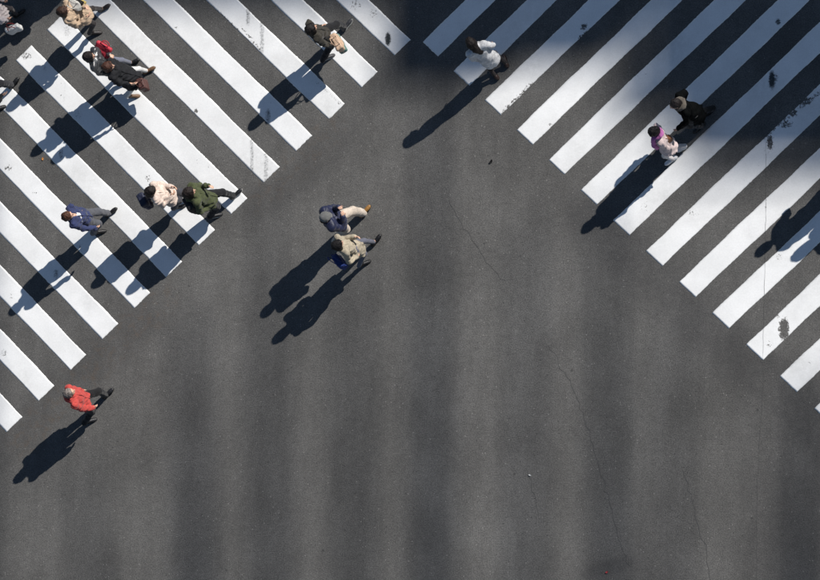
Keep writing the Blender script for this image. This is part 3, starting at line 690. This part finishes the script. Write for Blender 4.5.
person('person in camel coat with brown hair and dark tights at the top left', ((105, 9), (95, 34)), (63, 12), 18, 1.62, GW, C('coat', (204, 174, 142), .72, flare=.05, thick=1.12), ('tights', (52, 46, 45)), ((44, 38, 37), True), ('bob', (74, 48, 36)), arms=((16, 8, 95), (8, 12, 80)), nod=.2)
person('person in shiny black and silver jacket with a red bag at their chest', ((134, 63), (121, 84)), (86, 58), 12, 1.62, GW, C('puffer', (62, 64, 68), .82, thick=1.05, spec=.7, rough=.35, var=.5, scale=22), ('tights', (118, 122, 140)), ((28, 28, 32), True), ('bob', (36, 26, 25)), arms=((20, 8, 105), (0, 10, 30)), nod=.1)
person('person in long black coat and white socks carrying a dark brown bag', ((150, 71), (133, 97)), (108, 67), 14, 1.60, GW, C('coat', (38, 39, 43), .46, flare=.09, fold=.018), ('tights', (226, 226, 224)), ((122, 88, 58), False), ('bob', (92, 54, 38)), arms=("down", (10, 12, 30)), nod=.1)
person('person in pale pink coat cut off by the top left corner', ((20, 14), (12, 32)), (-20, 2), 20, 1.64, GW, C('coat', (244, 228, 224), .68, flare=.04), ('tights', (60, 54, 56)), ((36, 34, 36), True), ('bob', (60, 42, 34)), arms=((10, 10, 20), (12, 14, 30)))
person('person in dark trousers whose legs alone show at the left edge', ((15, 84), (-1, 110)), (-27, 92), 36, 1.70, GW, C('jacket', (52, 52, 58), .82), ('trousers', (60, 60, 64)), ((30, 30, 33), False), ('short', (36, 30, 30)))
# passers-by just outside the picture whose shadows fall into it
for lab, ft, hd_, fc, rgb, hr in (('person in charcoal coat beyond the right edge, casting the shadow entering there', ((862, 176), (874, 160)), (828, 148), 210, (48, 48, 54), 'short'),
                              ('person in brown coat farther beyond the right edge', ((902, 180), (912, 162)), (868, 152), 210, (82, 62, 48), 'bob'),
                              ('person in slate coat beyond the top left edge, nearer the camel coat', ((90, -40), (80, -28)), (50, -52), 200, (66, 72, 84), 'bob'),
                              ('person in dark green coat beyond the top left edge, nearer the corner', ((64, -44), (55, -32)), (24, -56), 200, (48, 58, 48), 'short')):
    person(lab, ft, hd_, fc, 1.68, 'passers-by outside the frame', C('coat', rgb, .62, flare=.05, thick=1.1), ('trousers', (40, 40, 44)), ((30, 30, 32), False), (hr, (36, 30, 28)), vox=.018)

# ------------------------------------------------------------------ bags they carry
bag('tote_bag', 'white tote bag with red handles in the top left corner', (14, 29), .62, 110, (.30, .12, .26), (232, 232, 230), .16, srgb=(150, 40, 40))
bag('shopping_bag', 'white and black shopping bag held up beside the camel coat', (75, 3), 1.22, 60, (.34, .18, .26), (226, 222, 212), .12, tilt=(.3, .2), flap=(36, 34, 34), trim=(206, 180, 92))
bag('clutch_bag', 'bright red bag held at the chest of the shiny jacket', (103, 50), 1.2, 60, (.35, .09, .27), (216, 34, 62), .08, tilt=(-.95, .2))
bag('handbag', 'dark brown handbag in front of the long black coat', (143, 85), .52, 20, (.24, .15, .26), (92, 54, 48), .14)
bag('backpack', 'navy blue backpack on the pale pink beige jacket', (145, 201), 1.12, 26, (.28, .16, .38), (42, 48, 74), handle='straps')
bag('backpack', 'black backpack on the olive green parka', (192, 205), 1.15, 30, (.30, .17, .42), (34, 34, 36), handle='straps')
bag('shoulder_bag', 'blue shoulder bag behind the beige coat', (340, 262), .82, 40, (.30, .13, .30), (34, 62, 140), .42)
bag('carrier_bag', 'beige and teal carrier bag at the side of the dark brown jacket', (338, 43), .72, 30, (.38, .14, .28), (222, 184, 150), .16, trim=(110, 150, 140))
bag('handbag', 'small tan brown handbag on the pale pink coat', (667, 140), 1.0, 300, (.20, .10, .18), (150, 96, 58), .14)

# ------------------------------------------------------------------ scraps lying on the road
def scrap(name, label, px, size, rgb, cat, seed):
    r = np.random.RandomState(seed); n = 9; bm = bmesh.new(); t_ = []; b_ = []
    for k in range(n):
        a = 2 * math.pi * k / n; rr = size * r.uniform(.6, 1.0); p = (rr * math.cos(a), rr * .6 * math.sin(a))
        z = .012 + .6 * abs(p[0]) ** 1.3; t_.append(bm.verts.new((*p, z + .002))); b_.append(bm.verts.new((*p, z)))
    ct = bm.verts.new((0, 0, .010)); cb = bm.verts.new((0, 0, .004))
    for k in range(n):
        j = (k + 1) % n; bm.faces.new((ct, t_[k], t_[j])); bm.faces.new((cb, b_[j], b_[k])); bm.faces.new((t_[k], b_[k], b_[j], t_[j]))
    me = bpy.data.meshes.new(name); bm.to_mesh(me); bm.free(); me.materials.append(fabric(name + '_%d' % rgb[0], rgb, sheen=0))
    o = link(name, me); o.location = gp(*px); o.rotation_euler = (0, 0, seed * .9); tag(o, label, cat)
scrap('rubber_scrap', 'small black scrap lying on the road between the crossings', (491, 162), .06, (26, 26, 28), 'litter', 1)
scrap('fallen_leaf', 'small orange leaf on the asphalt between stripes of the left crossing', (43, 159), .045, (232, 150, 50), 'leaf', 2)
scrap('paper_scrap', 'tiny white paper scrap on the open road near the bottom', (530, 475), .035, (235, 235, 230), 'litter', 3)
scrap('paper_scrap', 'tiny red scrap on the dark patch at the bottom', (607, 572), .035, (210, 60, 66), 'litter', 4)
